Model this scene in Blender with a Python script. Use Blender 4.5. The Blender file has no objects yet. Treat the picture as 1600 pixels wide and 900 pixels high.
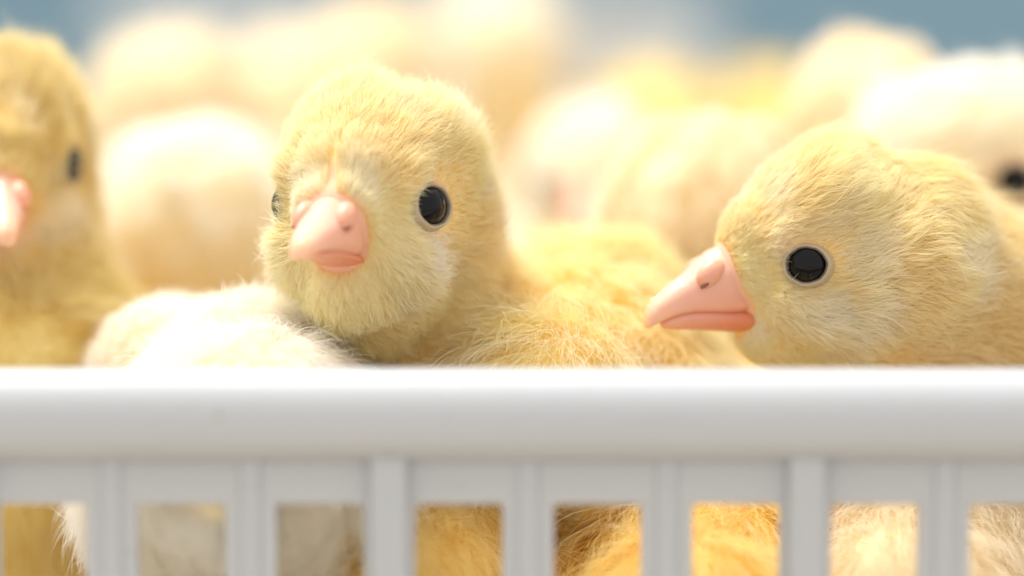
import bpy, bmesh, math, random
import numpy as np
from mathutils import Vector, Matrix, Euler
from mathutils.kdtree import KDTree
from mathutils.bvhtree import BVHTree

S = bpy.context.scene
C = S.collection
R = math.radians
MM = 0.001

# ------------------------------------------------------------------ camera
CAM_Z, PITCH, LENS = 0.03645, math.atan(0.0943), 100.0
cd = bpy.data.cameras.new('camera'); cam = bpy.data.objects.new('camera', cd); C.objects.link(cam)
cam.location = (0, -0.325, CAM_Z); cam.rotation_euler = (math.pi/2 - PITCH, 0, 0)
cd.lens = LENS; cd.sensor_width = 36; cd.clip_start = 0.01; cd.clip_end = 50
cd.dof.use_dof = True; cd.dof.focus_distance = 0.3245; cd.dof.aperture_fstop = 5.6
S.camera = cam

# ------------------------------------------------------------------ light
W = bpy.data.worlds.new('World'); S.world = W; W.use_nodes = True
bg = W.node_tree.nodes['Background']
bg.inputs[0].default_value = (0.99, 0.98, 0.97, 1); bg.inputs[1].default_value = 1.03

def area(name, loc, target, size, power, col):
    l = bpy.data.lights.new(name, 'AREA'); l.shape = 'RECTANGLE'; l.size, l.size_y = size
    l.energy = power; l.color = col
    o = bpy.data.objects.new(name, l); C.objects.link(o); o.location = loc
    d = Vector(target) - Vector(loc); o.rotation_euler = d.to_track_quat('-Z', 'Y').to_euler()
    return o
area('ceiling_lamp', (-0.50, 0.34, 1.70), (0, 0.05, 0), (0.70, 0.70), 57.0, (1.0, 0.97, 0.92))

S.view_settings.view_transform = 'Standard'; S.view_settings.look = 'None'
S.view_settings.exposure = 0.0; S.view_settings.gamma = 1.0
cy = S.cycles
cy.max_bounces = 18; cy.diffuse_bounces = 14; cy.glossy_bounces = 3; cy.transmission_bounces = 14
cy.transparent_max_bounces = 8; cy.use_denoising = True; cy.sample_clamp_indirect = 6.0
cy.caustics_reflective = False; cy.caustics_refractive = False
try:
    S.cycles_curves.shape = 'RIBBONS'
    S.cycles_curves.subdivisions = 2
except Exception: pass

# ------------------------------------------------------------------ materials
def nmat(name):
    m = bpy.data.materials.new(name); m.use_nodes = True
    nt = m.node_tree; return m, nt, nt.nodes['Principled BSDF'], nt.nodes['Material Output']
def node(nt, t, **kw):
    n = nt.nodes.new(t)
    for k, v in kw.items():
        if k.startswith('i_'): n.inputs[k[2:].replace('_', ' ')].default_value = v
        else: setattr(n, k, v)
    return n
def ramp(nt, fac, stops):
    r = nt.nodes.new('ShaderNodeValToRGB'); nt.links.new(fac, r.inputs[0])
    e = r.color_ramp.elements
    while len(e) < len(stops): e.new(0.5)
    for el, (p, c) in zip(e, stops): el.position = p; el.color = (*c, 1)
    return r.outputs[0]
def mixc(nt, fac, a, b):
    m = nt.nodes.new('ShaderNodeMix'); m.data_type = 'RGBA'
    for s, v in ((0, fac), (6, a), (7, b)):
        if isinstance(v, (int, float)): m.inputs[s].default_value = v
        elif isinstance(v, tuple): m.inputs[s].default_value = (*v, 1)
        else: nt.links.new(v, m.inputs[s])
    return m.outputs[2]

def down_material(name, root, pale, warm):
    """down strands: saturated root, pale tip; 'cap' attribute turns the tip warm"""
    m = bpy.data.materials.new(name); m.use_nodes = True; nt = m.node_tree; nt.nodes.clear()
    L = nt.links.new
    out = node(nt, 'ShaderNodeOutputMaterial')
    hi = node(nt, 'ShaderNodeHairInfo')
    at = node(nt, 'ShaderNodeAttribute', attribute_name='cap')
    tip = mixc(nt, at.outputs['Fac'], pale, warm)
    mr = node(nt, 'ShaderNodeMapRange'); mr.inputs[1].default_value = 0.05; mr.inputs[2].default_value = 0.75
    L(hi.outputs['Intercept'], mr.inputs[0])
    col = mixc(nt, mr.outputs[0], root, tip)
    ea = node(nt, 'ShaderNodeAttribute', attribute_name='ear_nape_shade'); col = mixc(nt, ea.outputs['Fac'], col, (0.94, 0.66, 0.18))  # shading at ear and nape, mixed into the strand colour as ochre
    pa = node(nt, 'ShaderNodeAttribute', attribute_name='cheek')
    col = mixc(nt, pa.outputs['Fac'], col, (0.98, 0.94, 0.84))
    hs = node(nt, 'ShaderNodeHueSaturation')
    r2 = node(nt, 'ShaderNodeMapRange'); r2.inputs[3].default_value = 0.90; r2.inputs[4].default_value = 1.01
    L(hi.outputs['Random'], r2.inputs[0]); L(r2.outputs[0], hs.inputs['Value']); L(col, hs.inputs['Color'])
    d = node(nt, 'ShaderNodeBsdfDiffuse'); t = node(nt, 'ShaderNodeBsdfTranslucent')
    L(hs.outputs[0], d.inputs[0]); L(hs.outputs[0], t.inputs[0])
    mx = node(nt, 'ShaderNodeMixShader'); mx.inputs[0].default_value = 0.42
    L(d.outputs[0], mx.inputs[1]); L(t.outputs[0], mx.inputs[2])
    g = node(nt, 'ShaderNodeBsdfHair', component='Reflection'); g.inputs['Color'].default_value = (1, 0.97, 0.9, 1)
    g.inputs['RoughnessU'].default_value = 0.35; g.inputs['RoughnessV'].default_value = 0.6
    m2 = node(nt, 'ShaderNodeMixShader'); m2.inputs[0].default_value = 0.06
    L(mx.outputs[0], m2.inputs[1]); L(g.outputs[0], m2.inputs[2]); L(m2.outputs[0], out.inputs[0])
    return m

def skin_material(name, col, sss=0.35, rough=0.5):
    m, nt, p, o = nmat(name)
    n = node(nt, 'ShaderNodeTexNoise', i_Scale=400.0, i_Detail=4.0)
    tc = node(nt, 'ShaderNodeTexCoord'); nt.links.new(tc.outputs['Object'], n.inputs['Vector'])
    c = mixc(nt, n.outputs['Fac'], tuple(x*0.85 for x in col), tuple(min(1, x*1.12) for x in col))
    nt.links.new(c, p.inputs['Base Color'])
    p.inputs['Roughness'].default_value = rough
    p.inputs['Subsurface Weight'].default_value = sss; p.inputs['Subsurface Radius'].default_value = (1, 0.5, 0.3)
    p.inputs['Subsurface Scale'].default_value = 0.0015
    return m

def beak_material(base=(0.80, 0.33, 0.20), noise=0.5):
    """pink horn, paler along the ridge, orange-yellow at the tip; 'tipness' is baked per vertex along the beak"""
    m, nt, p, o = nmat('beak_horn')
    at = node(nt, 'ShaderNodeAttribute', attribute_name='tipness')
    n = node(nt, 'ShaderNodeTexNoise', i_Scale=260.0, i_Detail=5.0)
    tc = node(nt, 'ShaderNodeTexCoord'); nt.links.new(tc.outputs['Object'], n.inputs['Vector'])
    c = ramp(nt, at.outputs['Fac'], [(0.0, base), (0.55, tuple(0.5*a+0.5*b for a, b in zip(base, (0.92, 0.53, 0.42)))), (0.82, (0.90, 0.50, 0.33)), (1.0, (0.90, 0.52, 0.22))])
    m2 = nt.nodes.new('ShaderNodeMath'); m2.operation = 'MULTIPLY'; m2.inputs[1].default_value = noise
    nt.links.new(n.outputs['Fac'], m2.inputs[0])
    c2 = mixc(nt, m2.outputs[0], c, (0.93, 0.62, 0.50))
    nt.links.new(c2, p.inputs['Base Color'])
    p.inputs['Roughness'].default_value = 0.38
    p.inputs['Subsurface Weight'].default_value = 0.35; p.inputs['Subsurface Radius'].default_value = (1, 0.45, 0.3)
    p.inputs['Subsurface Scale'].default_value = 0.0018
    b = node(nt, 'ShaderNodeBump', i_Strength=0.35, i_Distance=0.00025)
    n2 = node(nt, 'ShaderNodeTexNoise', i_Scale=900.0, i_Detail=6.0)
    nt.links.new(tc.outputs['Object'], n2.inputs['Vector'])
    nt.links.new(n2.outputs['Fac'], b.inputs['Height']); nt.links.new(b.outputs[0], p.inputs['Normal'])
    return m

def body_material(name, col):
    m = skin_material(name, col, 0.0, 0.9); nt = m.node_tree; p = nt.nodes['Principled BSDF']
    at = node(nt, 'ShaderNodeAttribute', attribute_name='bare')
    src = p.inputs['Base Color'].links[0].from_socket
    nt.links.new(mixc(nt, at.outputs['Fac'], src, (0.84, 0.47, 0.33)), p.inputs['Base Color'])
    return m

def plastic_material(name, col, sss=0.25, rough=0.42):
    m, nt, p, o = nmat(name)
    tc = node(nt, 'ShaderNodeTexCoord')
    n = node(nt, 'ShaderNodeTexNoise', i_Scale=35.0, i_Detail=6.0); nt.links.new(tc.outputs['Object'], n.inputs['Vector'])
    c = mixc(nt, n.outputs['Fac'], tuple(x*0.93 for x in col), col)
    # handling scuffs and a few stuck specks of dust
    mp = node(nt, 'ShaderNodeMapping'); mp.inputs['Scale'].default_value = (60, 300, 700); mp.inputs['Rotation'].default_value = (0, 0.25, 0.1)
    nt.links.new(tc.outputs['Object'], mp.inputs['Vector'])
    ns = node(nt, 'ShaderNodeTexNoise', i_Scale=1.0, i_Detail=5.0); nt.links.new(mp.outputs[0], ns.inputs['Vector'])
    sc = ramp(nt, ns.outputs['Fac'], [(0.0, (0, 0, 0)), (0.62, (0, 0, 0)), (0.72, (0.28, 0.28, 0.28))])
    c = mixc(nt, sc, c, tuple(x*0.72 for x in col))
    vo = node(nt, 'ShaderNodeTexNoise', i_Scale=420.0, i_Detail=1.0); nt.links.new(tc.outputs['Object'], vo.inputs['Vector'])
    sp = ramp(nt, vo.outputs['Fac'], [(0.0, (0, 0, 0)), (0.765, (0, 0, 0)), (0.80, (0.55, 0.55, 0.55))])
    c = mixc(nt, sp, c, (0.36, 0.27, 0.14))
    nt.links.new(c, p.inputs['Base Color'])
    p.inputs['Roughness'].default_value = rough
    p.inputs['Subsurface Weight'].default_value = sss; p.inputs['Subsurface Radius'].default_value = (1, 0.95, 0.85)
    p.inputs['Subsurface Scale'].default_value = 0.002
    b = node(nt, 'ShaderNodeBump', i_Strength=0.15, i_Distance=0.0004)
    n2 = node(nt, 'ShaderNodeTexNoise', i_Scale=600.0, i_Detail=3.0); nt.links.new(tc.outputs['Object'], n2.inputs['Vector'])
    nt.links.new(n2.outputs['Fac'], b.inputs['Height']); nt.links.new(b.outputs[0], p.inputs['Normal'])
    return m

M = {}
M['plastic'] = plastic_material('white_plastic', (0.545, 0.565, 0.59))
M['plastic_old'] = plastic_material('grey_white_plastic', (0.62, 0.62, 0.60))
M['table'] = plastic_material('grey_worktop', (0.46, 0.40, 0.32), 0.0, 0.55)
M['wall'] = plastic_material('blue_wall_paint', (0.22, 0.34, 0.41), 0.0, 0.8)
M['liner'] = plastic_material('paper_liner', (0.52, 0.46, 0.36), 0.0, 0.9)
M['beak'] = beak_material()
M['beak_low_shaded'] = beak_material((0.72, 0.22, 0.10), 0.12)  # redder horn, darkened to carry the lower beak's shade in its colour
M['nostril'] = skin_material('nostril_slit', (0.30, 0.09, 0.05), 0.1, 0.6)
M['egg_tooth'] = skin_material('egg_tooth_horn', (0.93, 0.76, 0.50), 0.2, 0.45)
M['leg'] = skin_material('leg_skin', (0.82, 0.50, 0.20))
M['lid'] = skin_material('eyelid_skin', (0.48, 0.39, 0.26), 0.2, 0.6)
M['lid_dark'] = skin_material('eyelid_margin', (0.16, 0.12, 0.09), 0.1, 0.45)
m, nt, p, o = nmat('eye_black'); M['eye'] = m
p.inputs['Base Color'].default_value = (0.004, 0.0035, 0.004, 1); p.inputs['Roughness'].default_value = 0.06
p.inputs['Specular IOR Level'].default_value = 0.24
M['skin_y'] = body_material('down_covered_skin_yellow', (0.93, 0.74, 0.32))
M['skin_w'] = body_material('down_covered_skin_pale', (0.88, 0.76, 0.50))
#                         root                 pale tip             warm tip
M['yellow'] = down_material('yellow_down', (0.975, 0.79, 0.27), (0.992, 0.945, 0.64), (0.992, 0.885, 0.55))
M['golden'] = down_material('golden_down', (0.96, 0.70, 0.14), (0.985, 0.88, 0.42), (0.985, 0.82, 0.34))
M['cream']  = down_material('cream_down', (0.96, 0.84, 0.60), (0.98, 0.92, 0.80), (0.98, 0.87, 0.68))
M['white']  = down_material('white_down', (0.99, 0.97, 0.90), (0.99, 0.983, 0.955), (0.99, 0.965, 0.90))

M['lemon']  = down_material('lemon_down', (0.978, 0.83, 0.33), (0.99, 0.95, 0.66), (0.99, 0.93, 0.60))
M['olive']  = down_material('olive_shaded_down', (0.84, 0.65, 0.16), (0.92, 0.82, 0.42), (0.91, 0.79, 0.38))  # olive tone deepened to hold the left chick's shade
# ------------------------------------------------------------------ object helpers
def link(o, parent=None):
    C.objects.link(o)
    if parent is not None: o.parent = parent
    return o
def mesh_obj(name, verts, faces, mat, parent=None, smooth=True):
    me = bpy.data.meshes.new(name); me.from_pydata([tuple(v) for v in verts], [], faces); me.update()
    if smooth: me.polygons.foreach_set('use_smooth', [True]*len(me.polygons))
    me.materials.append(mat)
    return link(bpy.data.objects.new(name, me), parent)
def bm_obj(name, bm, mat, parent=None, smooth=True):
    me = bpy.data.meshes.new(name); bm.to_mesh(me); bm.free()
    if smooth: me.polygons.foreach_set('use_smooth', [True]*len(me.polygons))
    me.materials.append(mat)
    return link(bpy.data.objects.new(name, me), parent)
def tag(o, label=None, cat=None, group=None, kind=None):
    for k, v in (('label', label), ('category', cat), ('group', group), ('kind', kind)):
        if v: o[k] = v
def box_bm(bm, x0, x1, y0, y1, z0, z1, bevel=0.0):
    b = bmesh.new(); bmesh.ops.create_cube(b, size=1)
    for v in b.verts: v.co = Vector(((x0+x1)/2+v.co.x*(x1-x0), (y0+y1)/2+v.co.y*(y1-y0), (z0+z1)/2+v.co.z*(z1-z0)))
    if bevel: bmesh.ops.bevel(b, geom=b.edges[:], offset=bevel, segments=3, profile=0.5, affect='EDGES')
    me = bpy.data.meshes.new('t'); b.to_mesh(me); b.free(); bm.from_mesh(me); bpy.data.meshes.remove(me)

# ------------------------------------------------------------------ setting
FLOOR = -0.056
b = bmesh.new(); box_bm(b, -1.4, 1.4, -0.50, 1.15, -0.100, -0.070, 0.004)
tag(bm_obj('worktop', b, M['table']), kind='structure')
b = bmesh.new(); box_bm(b, -5, 5, 3.2, 3.3, -0.9, 2.6)
tag(bm_obj('wall', b, M['wall'], smooth=False), kind='structure')
b = bmesh.new(); box_bm(b, -5, 5, -2.0, 3.2, -0.92, -0.9)
tag(bm_obj('floor', b, M['plastic_old'], smooth=False), kind='structure')

# ------------------------------------------------------------------ crate
def crate(label, cx, y0, y1, half_w, group=None, mat='plastic', top=0.0, floor=FLOOR, front_only_detail=True):
    root = bpy.data.objects.new('crate', None); link(root); root.location = (cx, y0, floor-0.004)
    tag(root, label, 'crate', group)
    oz = -(floor-0.004)
    def put(o): o.parent = root; return o
    # rim: profile (out, z) swept round a rounded rectangle; out is measured outward from the wall's outer face
    prof = [(-0.0035, -0.0108), (-0.0035, -0.0022), (-0.0030, -0.0009), (-0.0018, -0.0001), (-0.0002, 0.0001), (0.0010, -0.0003), (0.0020, -0.0011),
            (0.0027, -0.0021), (0.0032, -0.0034), (0.0035, -0.0048), (0.0036, -0.0062), (0.0035, -0.0074), (0.0031, -0.0085), (0.0024, -0.0094), (0.0014, -0.0102), (0.0002, -0.0108)]
    W2, D = half_w, y1-y0
    rc = 0.018; path = []
    for qx, qy, a0 in ((W2-rc, rc, -90), (W2-rc, D-rc, 0), (-W2+rc, D-rc, 90), (-W2+rc, rc, 180)):
        for k in range(9):
            a = R(a0 + k*90/8); path.append(((qx, qy), (math.cos(a), math.sin(a))))
    V = []; F = []; n = len(prof); m_ = len(path)
    for (qx, qy), (nx, ny) in path:
        for o_, z in prof: V.append((qx+nx*(rc+o_), qy+ny*(rc+o_), z*0.88+top+oz))
    for i in range(m_):
        for j in range(n):
            a, b2 = i*n+j, i*n+(j+1) % n; c, d = ((i+1) % m_)*n+(j+1) % n, ((i+1) % m_)*n+j
            F.append((a, d, c, b2))
    put(mesh_obj('rim', V, F, M[mat]))
    # base
    b = bmesh.new(); box_bm(b, -W2+0.001, W2-0.001, 0.001, D-0.001, 0.0, 0.0038, 0.0008)
    put(bm_obj('base', b, M[mat]))
    b = bmesh.new(); box_bm(b, -W2+0.006, W2-0.006, 0.006, D-0.006, 0.0041, 0.0047)
    lin = put(bm_obj('paper_liner', b, M['liner'], smooth=False))
    # walls with rectangular holes; pitch 14.45 mm, bars 5.2 mm; two rows of holes
    P, BW, T = 0.01460, 0.0054, 0.0022
    def wall(length, place, phase):
        """wall in local u (along), outer face at v=0, inner at v=T"""
        zt = top+oz-0.0090; rows = [(oz-0.0465, oz-0.0345), (oz-0.0315, oz-0.0143)]
        u0, u1 = -length/2+rc*0.72, length/2-rc*0.72
        ks = [k for k in range(-60, 60) if u0+0.006 < phase+k*P-P/2 and phase+k*P+P/2 < u1-0.006]
        us = [u0]; hole = []
        for k in ks:
            a, c = phase+k*P-P/2+BW/2, phase+k*P+P/2-BW/2
            hole.append(len(us)); us += [a, c]
        us.append(u1)
        zs = [0.0035]; hz = []
        for a, c in rows: hz.append(len(zs)); zs += [a, c]
        zs.append(zt)
        bm = bmesh.new(); grid = {}
        for i, u in enumerate(us):
            for j, z in enumerate(zs): grid[i, j] = bm.verts.new((u, 0, z))
        for i in range(len(us)-1):
            for j in range(len(zs)-1):
                if i in hole and j in hz: continue
                bm.faces.new((grid[i, j], grid[i+1, j], grid[i+1, j+1], grid[i, j+1]))
        r = bmesh.ops.extrude_face_region(bm, geom=bm.faces[:])
        for v in [g for g in r['geom'] if isinstance(g, bmesh.types.BMVert)]: v.co.y += T
        bmesh.ops.recalc_face_normals(bm, faces=bm.faces)
        be = [e for e in bm.edges if e.is_manifold and e.calc_face_angle(0) > 1.0]
        bmesh.ops.bevel(bm, geom=be, offset=0.00045, segments=2, profile=0.5, affect='EDGES')
        w = put(bm_obj('wall_panel', bm, M[mat])); w.matrix_local = place
        # ridge down every bar, deep rib every third bar
        ridge = rib = None
        for k in ks[:-1]:
            u = phase+k*P+P/2
            deep = (k % 3 == 0)
            src = rib if deep else ridge
            if src is None:
                b = bmesh.new()
                if deep: box_bm(b, -0.0020, 0.0020, -0.0019, 0.0004, 0.004, zt+0.0004, 0.0009)
                else: box_bm(b, -0.0011, 0.0011, -0.00035, 0.0004, 0.004, zt+0.0004, 0.0003)
                src = bm_obj('rib' if deep else 'ridge', b, M[mat])
                if deep: rib = src
                else: ridge = src
                o = src
            else:
                o = src.copy(); C.objects.link(o)
            o.parent = root; o.matrix_local = place @ Matrix.Translation((u, 0, 0))
    wall(2*W2, Matrix.Translation((0, 0.0004, 0)), CR_PHASE-cx)
    wall(2*W2, Matrix.Translation((0, D-0.0004, 0)) @ Matrix.Rotation(math.pi, 4, 'Z'), 0)
    wall(D, Matrix.Translation((W2-0.0004, D/2, 0)) @ Matrix.Rotation(math.pi/2, 4, 'Z'), 0)
    wall(D, Matrix.Translation((-W2+0.0004, D/2, 0)) @ Matrix.Rotation(-math.pi/2, 4, 'Z'), 0)
    return root
CR_PHASE = -0.01290-0.00730
crate('white slotted plastic crate in front holding the chicks', 0, -0.0300, 0.400, 0.29)

crate('grey white crate standing far behind the chicks, out of focus', -0.035, 0.620, 0.900, 0.100, mat='plastic_old', top=0.041, floor=-0.0655)
# ------------------------------------------------------------------ chicks
rng = np.random.default_rng(7)
def npv(v): return np.array(v, dtype=float)

def ellipsoids_to_mesh(parts, voxel, smooth_it):
    bm = bmesh.new()
    for Mx in parts: bmesh.ops.create_icosphere(bm, subdivisions=3, radius=1.0, matrix=Mx)
    me = bpy.data.meshes.new('tmp'); bm.to_mesh(me); bm.free()
    ob = bpy.data.objects.new('tmp', me); C.objects.link(ob)
    r = ob.modifiers.new('r', 'REMESH'); r.mode = 'VOXEL'; r.voxel_size = voxel; r.use_smooth_shade = True
    s = ob.modifiers.new('s', 'SMOOTH'); s.iterations = smooth_it; s.factor = 0.5
    dg = bpy.context.evaluated_depsgraph_get(); dg.update()
    out = bpy.data.meshes.new_from_object(ob.evaluated_get(dg), depsgraph=dg)
    bpy.data.objects.remove(ob); bpy.data.meshes.remove(me)
    return out
def EL(c, r, rot=(0, 0, 0)):
    return Matrix.Translation(Vector(c)*MM) @ Euler([R(a) for a in rot]).to_matrix().to_4x4() @ Matrix.Diagonal((r[0]*MM, r[1]*MM, r[2]*MM, 1))

HEAD = [((-2, 0, 1.4), (12, 9.9, 10.3)), ((-3.2, 2.3, 4.4), (9.6, 7.4, 8.2)), ((-3.2, -2.3, 4.4), (9.6, 7.4, 8.2)), ((5.8, 0, -1.4), (7.4, 5.4, 5.6)),
        ((3.6, 0, 2.2), (8.0, 6.2, 6.0)), ((-8.5, 0, 0.8), (10.5, 10.6, 10.6)),
        ((1, 3.4, -4.4), (7.6, 5.0, 5.2)), ((1, -3.4, -4.4), (7.6, 5.0, 5.2)), ((2.5, 0, -8.0), (7.2, 4.6, 4.8)),
        ((3.6, 4.7, 2.6), (4.6, 3.7, 3.2)), ((3.6, -4.7, 2.6), (4.6, 3.7, 3.2)), ((-5, 0, -7), (8, 7.0, 7))]

def loft(sections, seg=28, power=2.3, flat=False):
    """sections: (x, z_top, z_bottom, half_width) -> verts, faces in mm"""
    V = []; F = []
    for x, zt, zb, w in sections:
        zc, h = (zt+zb)/2, (zt-zb)/2
        for k in range(seg):
            a = 2*math.pi*k/seg; c, s = math.cos(a), math.sin(a)
            px = math.copysign(abs(c)**(2/power), c)*w; pz = math.copysign(abs(s)**(2/power), s)*h
            if s > 0: px *= 1-0.42*s*s             # ridge narrower than the cutting edge
            elif flat: pz = -h*abs(s)**0.45; px = math.copysign(abs(c)**0.62, c)*w
            else: px *= 1-0.22*s*s
            V.append((x, px, zc+pz))
    n = len(sections)
    for i in range(n-1):
        for k in range(seg):
            F.append((i*seg+k, i*seg+(k+1) % seg, (i+1)*seg+(k+1) % seg, (i+1)*seg+k))
    F.append(tuple(range(seg-1, -1, -1))); F.append(tuple((n-1)*seg+k for k in range(seg)))
    return V, F
def dens(sec, n=4):
    out = []
    x = np.array(sec, float); t = np.arange(len(sec)); tt = np.linspace(0, len(sec)-1, (len(sec)-1)*n+1)
    # catmull-rom
    for q in tt:
        i = min(int(q), len(sec)-2); f = q-i
        p0, p1, p2, p3 = x[max(i-1, 0)], x[i], x[i+1], x[min(i+2, len(sec)-1)]
        out.append(tuple(0.5*((2*p1)+(-p0+p2)*f+(2*p0-5*p1+4*p2-p3)*f*f+(-p0+3*p1-3*p2+p3)*f**3)))
    return out
UPPER = dens([(7, 0.6, -5.9, 3.2), (10.5, 1.7, -6.15, 3.6), (12.8, 1.4, -6.1, 3.3), (14.6, 0.0, -6.0, 2.8), (16.4, -1.6, -6.1, 2.35), (18.2, -2.9, -6.6, 1.95), (19.6, -4.2, -7.25, 1.5), (20.4, -5.1, -7.7, 1.1), (20.75, -6.0, -7.4, 0.5)])
LOWER = dens([(7, -5.0, -8.5, 3.4), (10, -5.0, -8.4, 3.3), (13, -5.0, -8.15, 2.9), (15.5, -5.2, -8.0, 2.3), (17.2, -5.7, -7.95, 1.75), (18.3, -6.3, -7.8, 1.05), (18.8, -6.8, -7.6, 0.4)])

def strands(P, SEGP, radii, cap, cheek, ear_nape_shade, mat, parent, name='down'):
    N = P.shape[0]
    hc = bpy.data.hair_curves.new(name)
    hc.add_curves([SEGP]*N)
    hc.attributes['position'].data.foreach_set('vector', np.ascontiguousarray(P.reshape(-1), dtype=np.float32))
    ra = hc.attributes.get('radius') or hc.attributes.new('radius', 'FLOAT', 'POINT')
    ra.data.foreach_set('value', np.ascontiguousarray(radii.reshape(-1), dtype=np.float32))
    ca = hc.attributes.new('cap', 'FLOAT', 'CURVE'); ca.data.foreach_set('value', np.ascontiguousarray(cap, dtype=np.float32))
    ca = hc.attributes.new('cheek', 'FLOAT', 'CURVE'); ca.data.foreach_set('value', np.ascontiguousarray(cheek, dtype=np.float32))
    ca = hc.attributes.new('ear_nape_shade', 'FLOAT', 'CURVE'); ca.data.foreach_set('value', np.ascontiguousarray(ear_nape_shade, dtype=np.float32))
    hc.materials.append(mat)
    return link(bpy.data.objects.new(name, hc), parent)

def sstep(a, b, x): t = np.clip((x-a)/float(b-a), 0, 1); return t*t*(3-2*t)
def nrm(v): return v/np.maximum(np.linalg.norm(v, axis=-1, keepdims=True), 1e-9)

CH_TOE = None
def chick(label, head, hyaw, hpitch, body, byaw, down='yellow', n=15000, thick=1.0, hroll=0, bz=40, fine=False, fluff=1.0,
          hscale=1.0, bscale=1.0, cap_amt=1.0, lift=0.45, legs=True, clump=0.52, cere=0, strip=0, lows=1.0, lx=1.0, bw=1.0, neck=10.2, shade_amt=0.0, even=False, bs=1.0, bdz=0.0, group=GROUP if 'GROUP' in globals() else 'chicks crowded in the white crate'):
    """head: world point midway between the eyes; body: world (x, y); yaws: heading of beak / breast in the ground plane"""
    root = bpy.data.objects.new('chick', None); link(root)
    root.location = (body[0], body[1], FLOOR+0.0009); root.rotation_euler = (0, 0, R(byaw))
    tag(root, label, 'chick', group)
    Rw = Matrix.Translation(root.location) @ Matrix.Rotation(R(byaw), 4, 'Z'); Ri = Rw.inverted()
    # head frame, x = beak
    Hw = Matrix.Translation(Vector(head)) @ Matrix.Rotation(R(hyaw), 4, 'Z') @ Matrix.Rotation(R(hpitch), 4, 'Y') @ Matrix.Rotation(R(hroll), 4, 'X') @ Matrix.Diagonal((hscale, hscale, hscale, 1))
    H = Ri @ Hw
    s = bscale
    bc = Vector((0, 0, bz))
    parts = [H @ EL(c, r) for c, r in HEAD]
    B = [((0, 0, bz), (26*s, 19*s, 19.5*s), (0, 8, 0)), ((9*s, 0, bz+1), (18*s, 17.5*s, 18*s), (0, 0, 0)), ((-20*s, 0, bz+3), (12*s, 12*s, 11*s), (0, 20, 0)),
         ((-2*s, 16*s, bz-1), (17*s, 5*s, 10*s), (0, 14, 0)), ((-2*s, -16*s, bz-1), (17*s, 5*s, 10*s), (0, 14, 0)),
         ((2*s, 9*s, bz-14), (9*s, 7*s, 11*s), (0, 0, 0)), ((2*s, -9*s, bz-14), (9*s, 7*s, 11*s), (0, 0, 0))]
    B += [((2*s, 0, bz-9), (24*s, 18*s, 17*s), (0, 0, 0)), ((14*s, 0, bz-5), (14*s, 15*s, 18*s), (0, 0, 0))]
    parts += [EL(c, r, q) for c, r, q in B]
    a = Vector((12*s, 0, bz+6))*MM; hc_ = H @ (Vector((-8, 0, -1.5))*MM)
    for k in range(7):
        t = k/6; q = a.lerp(hc_, t); r = (15.5*s)*(1-t) + neck*hscale*t
        parts.append(Matrix.Translation(q) @ Matrix.Diagonal((r*MM, r*MM, r*MM, 1)))
    me = ellipsoids_to_mesh(parts, 0.0008 if fine else 0.0014, 7 if fine else 4)
    me.name = 'body'
    pale = down in ('white', 'cream')
    me.materials.append(M['skin_w' if pale else 'skin_y'])
    me.polygons.foreach_set('use_smooth', [True]*len(me.polygons))
    link(bpy.data.objects.new('body', me), root)
    nv = len(me.vertices); co = np.empty(nv*3); me.vertices.foreach_get('co', co); co = co.reshape(-1, 3)
    me.calc_loop_triangles(); nt_ = len(me.loop_triangles); tri = np.empty(nt_*3, dtype=np.int32); me.loop_triangles.foreach_get('vertices', tri); tri = tri.reshape(-1, 3)
    vn = np.empty(nv*3); me.vertices.foreach_get('normal', vn); vn = vn.reshape(-1, 3)
    bvh = BVHTree.FromPolygons([tuple(v) for v in co], [tuple(t) for t in tri.tolist()])
    Hi_ = H.inverted(); Hn = np.array(H); Hin = np.linalg.inv(Hn)
    def to_head(P): return (P @ Hin[:3, :3].T + Hin[:3, 3])/MM
    # ---- beak
    def add_loft(name, sec, mat, parent):
        lk = lows if name == 'lower_beak' else 1.0
        V, F = loft([(7+(q[0]-7)*(lx if name == 'lower_beak' else 1.0), q[1]*bs+bdz, (q[2] if q[2] > -6.1 else -6.1+(q[2]+6.1)*lk)*bs+bdz, q[3]*bw*(0.90 if name == 'lower_beak' else 1.0)) for q in sec], flat=(name == 'upper_beak'))
        o = mesh_obj(name, [H @ (Vector(v)*MM) for v in V], F, mat, parent)
        at_ = o.data.attributes.new('tipness', 'FLOAT', 'POINT')
        at_.data.foreach_set('value', [min(1, max(0, (v[0]-9)/13)) for v in V])
        return o
    ub = add_loft('upper_beak', UPPER, M['beak'], root)
    lb = add_loft('lower_beak', LOWER, M['beak_low_shaded'], root)
    for sgn in (1, -1):
        bm = bmesh.new(); bmesh.ops.create_uvsphere(bm, u_segments=20, v_segments=14, radius=1.0, matrix=H @ EL((13.4, 2.35*bw*sgn, -1.3*bs+bdz), (2.1, 1.2, 1.5), (0, 36, 8*sgn)))
        bm_obj('nostril_flap', bm, M['beak'], ub)
        if fine:
            bm = bmesh.new(); bmesh.ops.create_uvsphere(bm, u_segments=16, v_segments=10, radius=1.0, matrix=H @ EL((14.1, 2.9*bw*sgn, -2.2*bs+bdz), (1.15, 0.5, 0.30), (0, 40, 14*sgn)))
            bm_obj('nostril', bm, M['nostril'], ub)
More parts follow.
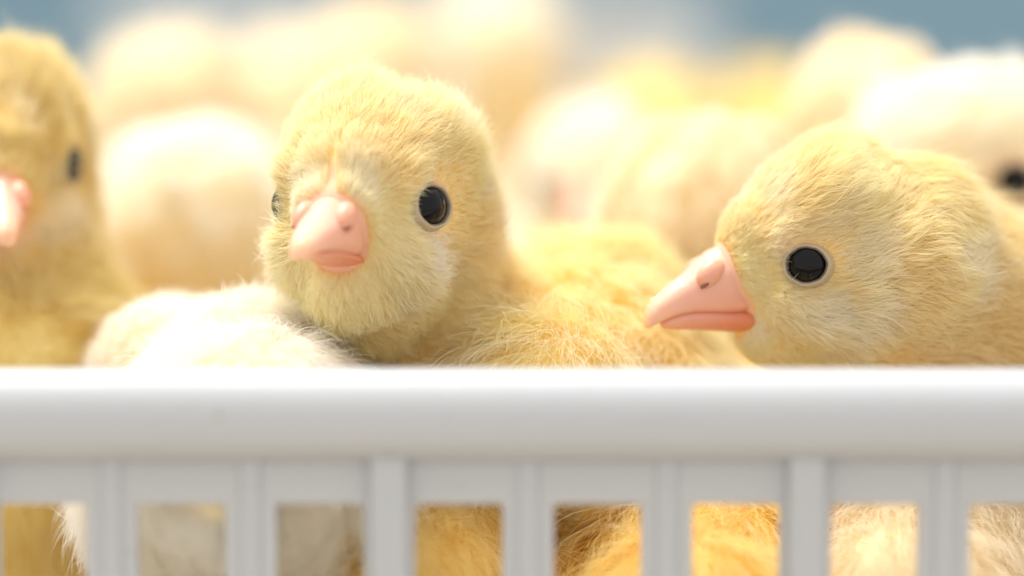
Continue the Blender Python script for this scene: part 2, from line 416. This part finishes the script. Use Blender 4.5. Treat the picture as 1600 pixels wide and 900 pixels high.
    if cere:
        V = []; F = []; sg = 10; path = []
        for k in range(15):
            z = 0.6+bdz+(cere-bdz)*k/14
            hit = bvh.ray_cast(H @ (Vector((40, 0, z))*MM), (H.to_3x3() @ Vector((-1, 0, 0))).normalized(), 0.08)
            if hit[0] is not None:
                path.append((max((Hi_ @ hit[0])[0]/MM, float(np.interp((z-bdz)/bs, [0.6, 1.6, 2.4], [14.4, 13.4, 11.0]))), z, k/14))
        for x, z, t in path:
            w, h = 1.5*(1-t)**0.8+0.25, 1.0*(1-t)+0.75
            for k in range(sg):
                a2 = 2*math.pi*k/sg; V.append(H @ (Vector((x-0.2+math.cos(a2)*h, math.sin(a2)*w, z))*MM))
        for i in range(len(path)-1):
            for k in range(sg): F.append((i*sg+k, i*sg+(k+1) % sg, (i+1)*sg+(k+1) % sg, (i+1)*sg+k))
        F.append(tuple((len(path)-1)*sg+k for k in range(sg)))
        mesh_obj('cere', V, F, M['beak'], ub)
    hv = to_head(co)
    bare = 1-sstep(1.0, 4.5, np.linalg.norm((hv-npv((11.5, 0, -2.4+bdz)))/npv((1.6, 1, 1.0)), axis=1)-2.6)
    if strip: bare = np.maximum(bare, 0.8*(1-sstep(0.3, 1.1, np.abs(hv[:, 1])*(0.6+0.16*np.maximum(hv[:, 2], 0))))*(hv[:, 0] > 4)*(1-sstep(strip-2, strip, hv[:, 2]))*(hv[:, 2] > -2))
    if fine:
        bm = bmesh.new(); bmesh.ops.create_uvsphere(bm, u_segments=14, v_segments=10, radius=1.0, matrix=H @ EL((19.6, 0, -4.65*bs+bdz), (0.65, 0.45*bw, 0.5), (0, 50, 0)))
        bm_obj('egg_tooth', bm, M['egg_tooth'], ub)
    # ---- eyes
    eyes = []
    for sgn in (1, -1):
        az = R(63*sgn); nl = Vector((math.cos(az), math.sin(az), 0.04)).normalized()
        nd = (H.to_3x3() @ nl).normalized(); org = H @ (Vector((3.6, 7.7*sgn, 0))*MM)
        hit = bvh.ray_cast(org + nd*0.02, -nd, 0.04)
        pt = hit[0] if hit[0] is not None else org
        up = (H.to_3x3() @ Vector((0, 0, 1))).normalized(); side = up.cross(nd).normalized(); up = nd.cross(side)
        Ef = Matrix((( side.x, up.x, nd.x, pt.x), (side.y, up.y, nd.y, pt.y), (side.z, up.z, nd.z, pt.z), (0, 0, 0, 1)))
        eyes.append((np.array(pt), sgn))
        bm = bmesh.new(); bmesh.ops.create_uvsphere(bm, u_segments=32, v_segments=20, radius=2.75*MM*hscale, matrix=Ef @ Matrix.Translation((0, 0, -1.55*MM*hscale)))
        eye = bm_obj('eye', bm, M['eye'], root)
        # lid: rings of (radius, height), slightly almond
        for nm, rings, mt in (('eyelid_margin', [(2.04, 0.25), (2.10, 0.42), (2.20, 0.50), (2.30, 0.46), (2.36, 0.30)], 'lid_dark'),
                              ('eyelid', [(2.22, 0.30), (2.30, 0.55), (2.45, 0.64), (2.60, 0.50), (2.75, 0.1), (3.0, -0.6)], 'lid')):
            V = []; F = []; sg = 40
            for ri, (rr, hh) in enumerate(rings):
                for k in range(sg):
                    a2 = 2*math.pi*k/sg
                    f = 1 + 0.07*abs(math.cos(a2))**3 + 0.012*math.sin(7*a2+sgn) + 0.008*math.sin(13*a2)
                    yy = math.sin(a2)*0.93
                    V.append(Ef @ Vector((math.cos(a2)*rr*f*MM*hscale, yy*rr*f*MM*hscale, hh*MM*hscale)))
            for i in range(len(rings)-1):
                for k in range(sg): F.append((i*sg+k, i*sg+(k+1) % sg, (i+1)*sg+(k+1) % sg, (i+1)*sg+k))
            mesh_obj(nm, V, F, M[mt], eye)
    for pt, sgn in eyes: bare = np.maximum(bare, 0.7*(1-sstep(2.6, 4.2, np.linalg.norm(co-pt, axis=1)/MM/hscale)))
    me.attributes.new('bare', 'FLOAT', 'POINT').data.foreach_set('value', bare.astype(np.float32))
    # ---- legs
    if legs:
        for sgn in (1, -1):
            V = []; F = []
            def tube(pts, rad, sg=8):
                base = len(V)
                for i, (p_, r_) in enumerate(zip(pts, rad)):
                    p_ = Vector(p_); d_ = (Vector(pts[min(i+1, len(pts)-1)])-Vector(pts[max(i-1, 0)])).normalized()
                    u_ = d_.cross(Vector((0, 1, 0.01))).normalized(); w_ = d_.cross(u_)
                    for k in range(sg):
                        a2 = 2*math.pi*k/sg; V.append((p_+u_*math.cos(a2)*r_+w_*math.sin(a2)*r_)*MM)
                for i in range(len(pts)-1):
                    for k in range(sg): F.append((base+i*sg+k, base+i*sg+(k+1) % sg, base+(i+1)*sg+(k+1) % sg, base+(i+1)*sg+k))
                F.append(tuple(base+k for k in range(sg))); F.append(tuple(base+(len(pts)-1)*sg+k for k in range(sg-1, -1, -1)))
            y = 9*sgn
            tube([(2, y, bz-18), (-3, y, 18), (1, y, 2.2)], [3.2, 1.9, 1.6])
            for dx, dy in ((15, 0), (12, 7), (12, -7), (-7, -1*sgn)):
                tube([(1, y, 1.8), (1+dx*0.5, y+dy*0.5, 1.9), (1+dx, y+dy, 0.7)], [1.5, 1.2, 0.6])
            mesh_obj('leg', V, F, M['leg'], root)
    # ---- down
    A, Bv, Cv = co[tri[:, 0]], co[tri[:, 1]], co[tri[:, 2]]
    ar = 0.5*np.linalg.norm(np.cross(Bv-A, Cv-A), axis=1)
    cen = (A+Bv+Cv)/3
    hl = to_head(cen); dh = np.linalg.norm(hl-npv((-2, 0, 0)), axis=1)
    whead = 1-sstep(15, 26, dh)
    nearb = np.linalg.norm((hl-npv((11.5, 0, -3.3+bdz)))*npv((0.8, 1, 0.8)), axis=1) < 7.0
    Rwn = np.array(Rw); cw = cen @ Rwn[:3, :3].T + Rwn[:3, 3]
    if even: whead = np.ones_like(whead)
    wt = ar*(0.28+0.72*whead+0.5*whead*(hl[:, 0] > 2)+2.0*nearb)*np.where(cw[:, 2] < -0.030, 0.15, 1.0)
    cdf = np.cumsum(wt); cdf /= cdf[-1]
    ti = np.searchsorted(cdf, rng.random(n)); ti = np.clip(ti, 0, nt_-1)
    u, v = rng.random(n), rng.random(n); fl = u+v > 1; u[fl], v[fl] = 1-u[fl], 1-v[fl]
    w0 = (1-u-v)[:, None]
    Pr = co[tri[ti, 0]]*w0+co[tri[ti, 1]]*u[:, None]+co[tri[ti, 2]]*v[:, None]
    Nn = nrm(vn[tri[ti, 0]]*w0+vn[tri[ti, 1]]*u[:, None]+vn[tri[ti, 2]]*v[:, None])
    hl = to_head(Pr)
    keep = np.ones(n, bool)
    # not inside / on the beak
    xs = np.array([q[0] for q in UPPER]); zt = np.array([q[1] for q in UPPER]); ww = np.array([q[3] for q in UPPER])
    zb = np.interp(hl[:, 0], [7+(q[0]-7)*lx for q in LOWER], [q[2] if q[2] > -6.1 else -6.1+(q[2]+6.1)*lows for q in LOWER])
    zti = np.interp(hl[:, 0], xs, zt); wi = np.interp(hl[:, 0], xs, ww)*bw
    rad = np.sqrt((hl[:, 1]/(wi+0.1))**2 + (((hl[:, 2]-bdz)/bs-(zti+zb)/2)/((zti-zb)/2+0.1))**2)
    keep &= ~((hl[:, 0] > 8.6) & (rad < 1.04))
    dbk = np.where(hl[:, 0] > 3, (rad-1)*4.5, 99) + np.clip(8.6-hl[:, 0], 0, 99)
    if strip: keep &= ~((np.abs(hl[:, 1]) < 0.75-0.10*hl[:, 2]) & (hl[:, 0] > 7) & (hl[:, 2] < strip) & (hl[:, 2] > -1))
    de = np.full(n, 99.0)
    for pt, sgn in eyes: de = np.minimum(de, np.linalg.norm(Pr-pt, axis=1)/MM/hscale)
    keep &= de > 2.5
    Pr, Nn, hl, dbk, de = Pr[keep], Nn[keep], hl[keep], dbk[keep], de[keep]
    n2 = len(Pr)
    dh = np.linalg.norm(hl-npv((-2, 0, 0)), axis=1); whd = 1-sstep(14, 24, dh)
    # grain of the down
    fb = nrm((hl-npv((14, 0, -2.5)))*npv((1, 1, 1))) @ Hn[:3, :3].T      # away from the beak base
    fb = nrm(fb)
    bd = npv((-1.0, 0, -0.55)); bdir = np.tile(bd, (n2, 1)); bdir[:, 1] += 0.5*np.sign(Pr[:, 1])*np.clip(np.abs(Pr[:, 1])/0.018, 0, 1)
    flow = fb*whd[:, None]+nrm(bdir)*(1-whd)[:, None]
    # swirl fields for uneven grain
    q = Pr/MM
    def fld(k, sc):
        g = np.random.default_rng(100+k); out = np.zeros(len(q))
        for _ in range(5):
            d_ = g.normal(size=3); d_ *= sc*(0.6+g.random())/np.linalg.norm(d_); out += np.sin(q @ d_ + g.random()*6.28)
        return out/2.2
    sw = np.stack([fld(1, 0.35), fld(2, 0.35), fld(3, 0.35)], 1)
    sw2 = np.stack([fld(4, 1.1), fld(5, 1.1), fld(6, 1.1)], 1)
    flow = nrm(flow+0.22*sw+0.14*sw2+rng.normal(size=(n2, 3))*0.16)
    T = nrm(flow-Nn*np.sum(flow*Nn, 1)[:, None])
    Lh = 1.1+0.9*sstep(0, 1.8, de-2.5)+3.5*sstep(0.3, 12, np.minimum(dbk, (de-2.5)*2.4))        # mm on the head
    Lh = Lh*(0.9+0.35*fld(9, 0.5))
    Lb = 9.5
    Ln = (Lh*whd+Lb*(1-whd))*fluff*(0.65+0.6*rng.random(n2))*hscale
    wisp = rng.random(n2) < 0.035; Ln = Ln*np.where(wisp, 1.22+0.25*(1-whd), 1.0)*(1-0.25*whd*sstep(-2, -7, hl[:, 2]))
    lf = (0.30+lift*0.9*sstep(1, 10, np.minimum(dbk, de)))*(0.75+0.5*rng.random(n2))
    K = 5 if fine else 4
    sv = np.linspace(0, 1, K)
    d0 = nrm(T+Nn*lf[:, None]*1.3)
    bend = nrm(T-Nn*0.25+rng.normal(size=(n2, 3))*0.35)
    side = np.cross(Nn, T); wav = rng.normal(size=n2)*0.16
    P = np.empty((n2, K, 3))
    for i, t in enumerate(sv):
        P[:, i] = Pr + (Ln*MM)[:, None]*(d0*(t-0.42*t*t)+bend*(0.42*t*t)) + (Ln*MM*wav*math.sin(3.5*t)*0.4)[:, None]*side
    P[:, 0] -= Nn*0.0003
    # clumping onto guides
    ng = max(10, n2//38); gi = rng.choice(n2, ng, replace=False)
    kd = KDTree(ng)
    for a_, j in enumerate(gi): kd.insert(Pr[j], a_)
    kd.balance()
    nn = np.fromiter((kd.find(p_)[1] for p_ in Pr), dtype=np.int64, count=n2)
    G = P[gi[nn]]
    cl = (clump*(0.4+0.9*rng.random(n2))*np.where(wisp, 0.25, 1.0))[:, None]
    for i, t in enumerate(sv):
        P[:, i] += (G[:, i]-P[:, i])*np.clip(cl*t**1.3, 0, 0.92)
    # down that meets the crate's front wall lies flat against it
    Pw = P @ Rwn[:3, :3].T + Rwn[:3, 3]
    lim = -0.0264+0.0012*rng.random((n2, 1))
    Pw[..., 1] = np.where(Pw[..., 2] < 0.0015, np.maximum(Pw[..., 1], lim), Pw[..., 1])
    P = (Pw-Rwn[:3, 3]) @ Rwn[:3, :3]
    base_r = 0.024*thick*(0.75+0.5*rng.random(n2))*np.where(wisp, 1.25, 1.0)*MM
    prof = np.interp(sv, [0, 0.35, 0.8, 1], [1.0, 0.95, 0.55, 0.12])
    rad_ = base_r[:, None]*prof[None, :]
    cap = sstep(-2, 6, hl[:, 2])*sstep(-4, 8, hl[:, 0])*whd + 0.25*(fld(12, 0.25)+0.3)
    cap = np.clip(cap*cap_amt+0.35*(1-whd), 0, 1)
    cheek = np.where(wisp, 0.4, 0.0)+0.5*np.clip(fld(15, 0.7), 0, 1)*sstep(0, 8, 14-np.abs(hl[:, 2]))+0.85*np.exp(-(((hl[:, 0]-1.5)/5.5)**2+((np.abs(hl[:, 1])-7)/4)**2+((hl[:, 2]+5.5)/2.6)**2))
    ear_nape_shade = shade_amt*np.exp(-((dh-18.5)/4.5)**2)*sstep(4, -8, hl[:, 0])+shade_amt*np.exp(-(((hl[:, 0]+7.0)/3.6)**2+((np.abs(hl[:, 1])-9.5)/5)**2+((hl[:, 2]+1.8)/3.6)**2))  # where painted shade falls: round the nape and behind the cheek
    strands(P, K, rad_, cap, np.clip(cheek, 0, 1), ear_nape_shade, M[down], root)
    return root

GROUPN = 'chicks crowded in the white crate'
import time as _t; t0 = _t.time()
chick('pale yellow chick in front centre, head turned to face us, both eyes showing', (-0.0167, 0.0044, 0.0146), -106, -10, (-0.004, 0.040), -110, 'yellow', 200000, fine=True, bz=37, hscale=1.08, strip=5.0, bs=0.80, bdz=-1.3, lows=0.5, lx=0.86, bw=0.92, neck=7.6, shade_amt=0.5)
chick('pale yellow chick at front right in profile, its pink beak pointing left', (0.0355, 0.0095, 0.0084), 195, 0, (0.0655, 0.030), 195, 'yellow', 230000, fine=True, bz=44.5, neck=12.0, shade_amt=0.3)
chick('shaded olive yellow chick upright at the left edge, one narrow eye showing', (-0.0655, 0.034, 0.0185), -76, 2, (-0.067, 0.046), -80, 'olive', 60000, fine=True, thick=1.3, bz=40, hscale=1.1, bs=0.75, bdz=-1.6, bw=0.8, bscale=1.08)
chick('white chick in front, only its rounded fluffy back rising just above the crate rim', (-0.040, 0.026, -0.010), 80, 10, (-0.0302, -0.0005), 90, 'white', 100000, fine=True, thick=1.0, bz=39, fluff=0.7, lift=0.6, clump=0.3, bscale=0.84, hscale=0.9, even=True)
chick('golden chick crouched low beneath the centre chick, seen only through the crate slots', (-0.002, 0.034, -0.018), 60, 10, (-0.009, 0.011), 80, 'golden', 40000, fine=True, thick=1.2, bz=23, bscale=0.8)
chick('cream chick crouched low beneath the front right chick, seen only through the crate slots', (0.056, 0.034, -0.020), 60, 10, (0.0475, 0.008), 80, 'cream', 40000, fine=True, thick=1.2, bz=23, bscale=0.8)
chick('golden chick crouched low under the bright yellow back, seen only through the slots', (0.030, 0.034, -0.020), 60, 10, (0.022, 0.006), 80, 'golden', 50000, fine=True, thick=1.2, bz=22, bscale=0.8)
chick('bright yellow chick with its back to us, fluffy back between the two front chicks', (0.014, 0.046, -0.012), 70, 20, (0.0085, 0.026), 75, 'lemon', 120000, fine=True, bz=42.5, bscale=0.85, fluff=1.15, lift=0.8)
chick('cream chick with a smooth crown right behind the head of the front right chick', (0.0290, 0.062, 0.0085), 60, -5, (0.030, 0.085), 70, 'cream', 30000, thick=1.5, hscale=1.1)
chick('white chick facing us, blurred, between the two front chicks', (0.0125, 0.142, 0.0098), -92, 6, (0.013, 0.170), -90, 'white', 14000, thick=2.2, hscale=0.92)
chick('cream chick behind the front right chick, only its high rounded crown showing', (0.0540, 0.105, 0.0205), 80, 0, (0.052, 0.130), 80, 'cream', 14000, thick=2.2)
chick('white chick at the right edge with one dark blurred eye', (0.0685, 0.072, 0.0150), -25, 5, (0.080, 0.095), -60, 'white', 16000, thick=2.0, hscale=1.1)
chick('blurred cream yellow chick behind the centre chick, the tallest dome at the top', (-0.0262, 0.245, 0.0240), 80, 0, (-0.031, 0.265), 80, 'cream', 12000, thick=2.4, bz=44, hscale=1.15)
chick('far white chick just right of the tallest cream yellow dome', (-0.0040, 0.330, 0.0300), 100, 0, (-0.004, 0.340), 90, 'white', 10000, thick=2.6, bz=44, hscale=1.2)
chick('far orange yellow chick low between the white chicks and the crowns at right', (0.0330, 0.290, 0.0085), 60, 0, (0.030, 0.310), 60, 'yellow', 10000, thick=2.6, hscale=1.25)
chick('blurred peach coloured chick high behind the left edge chick', (-0.0610, 0.200, 0.0180), 70, 0, (-0.062, 0.215), 70, 'cream', 12000, thick=2.4, hscale=1.2)
chick('white chick behind the white fluffy back, blurred and turned away from us', (-0.0465, 0.090, 0.0060), 95, 5, (-0.046, 0.110), 90, 'white', 16000, thick=2.0, hscale=1.15)
chick('far cream chick between the peach chick and the tallest cream yellow dome', (-0.0500, 0.330, 0.0170), 90, 0, (-0.050, 0.345), 90, 'cream', 9000, thick=2.6, hscale=1.2)
chick('far olive yellow chick behind the orange yellow one', (0.0600, 0.350, 0.0090), 100, 0, (0.060, 0.360), 90, 'olive', 9000, thick=2.6, hscale=1.2)
print('chicks', _t.time()-t0)
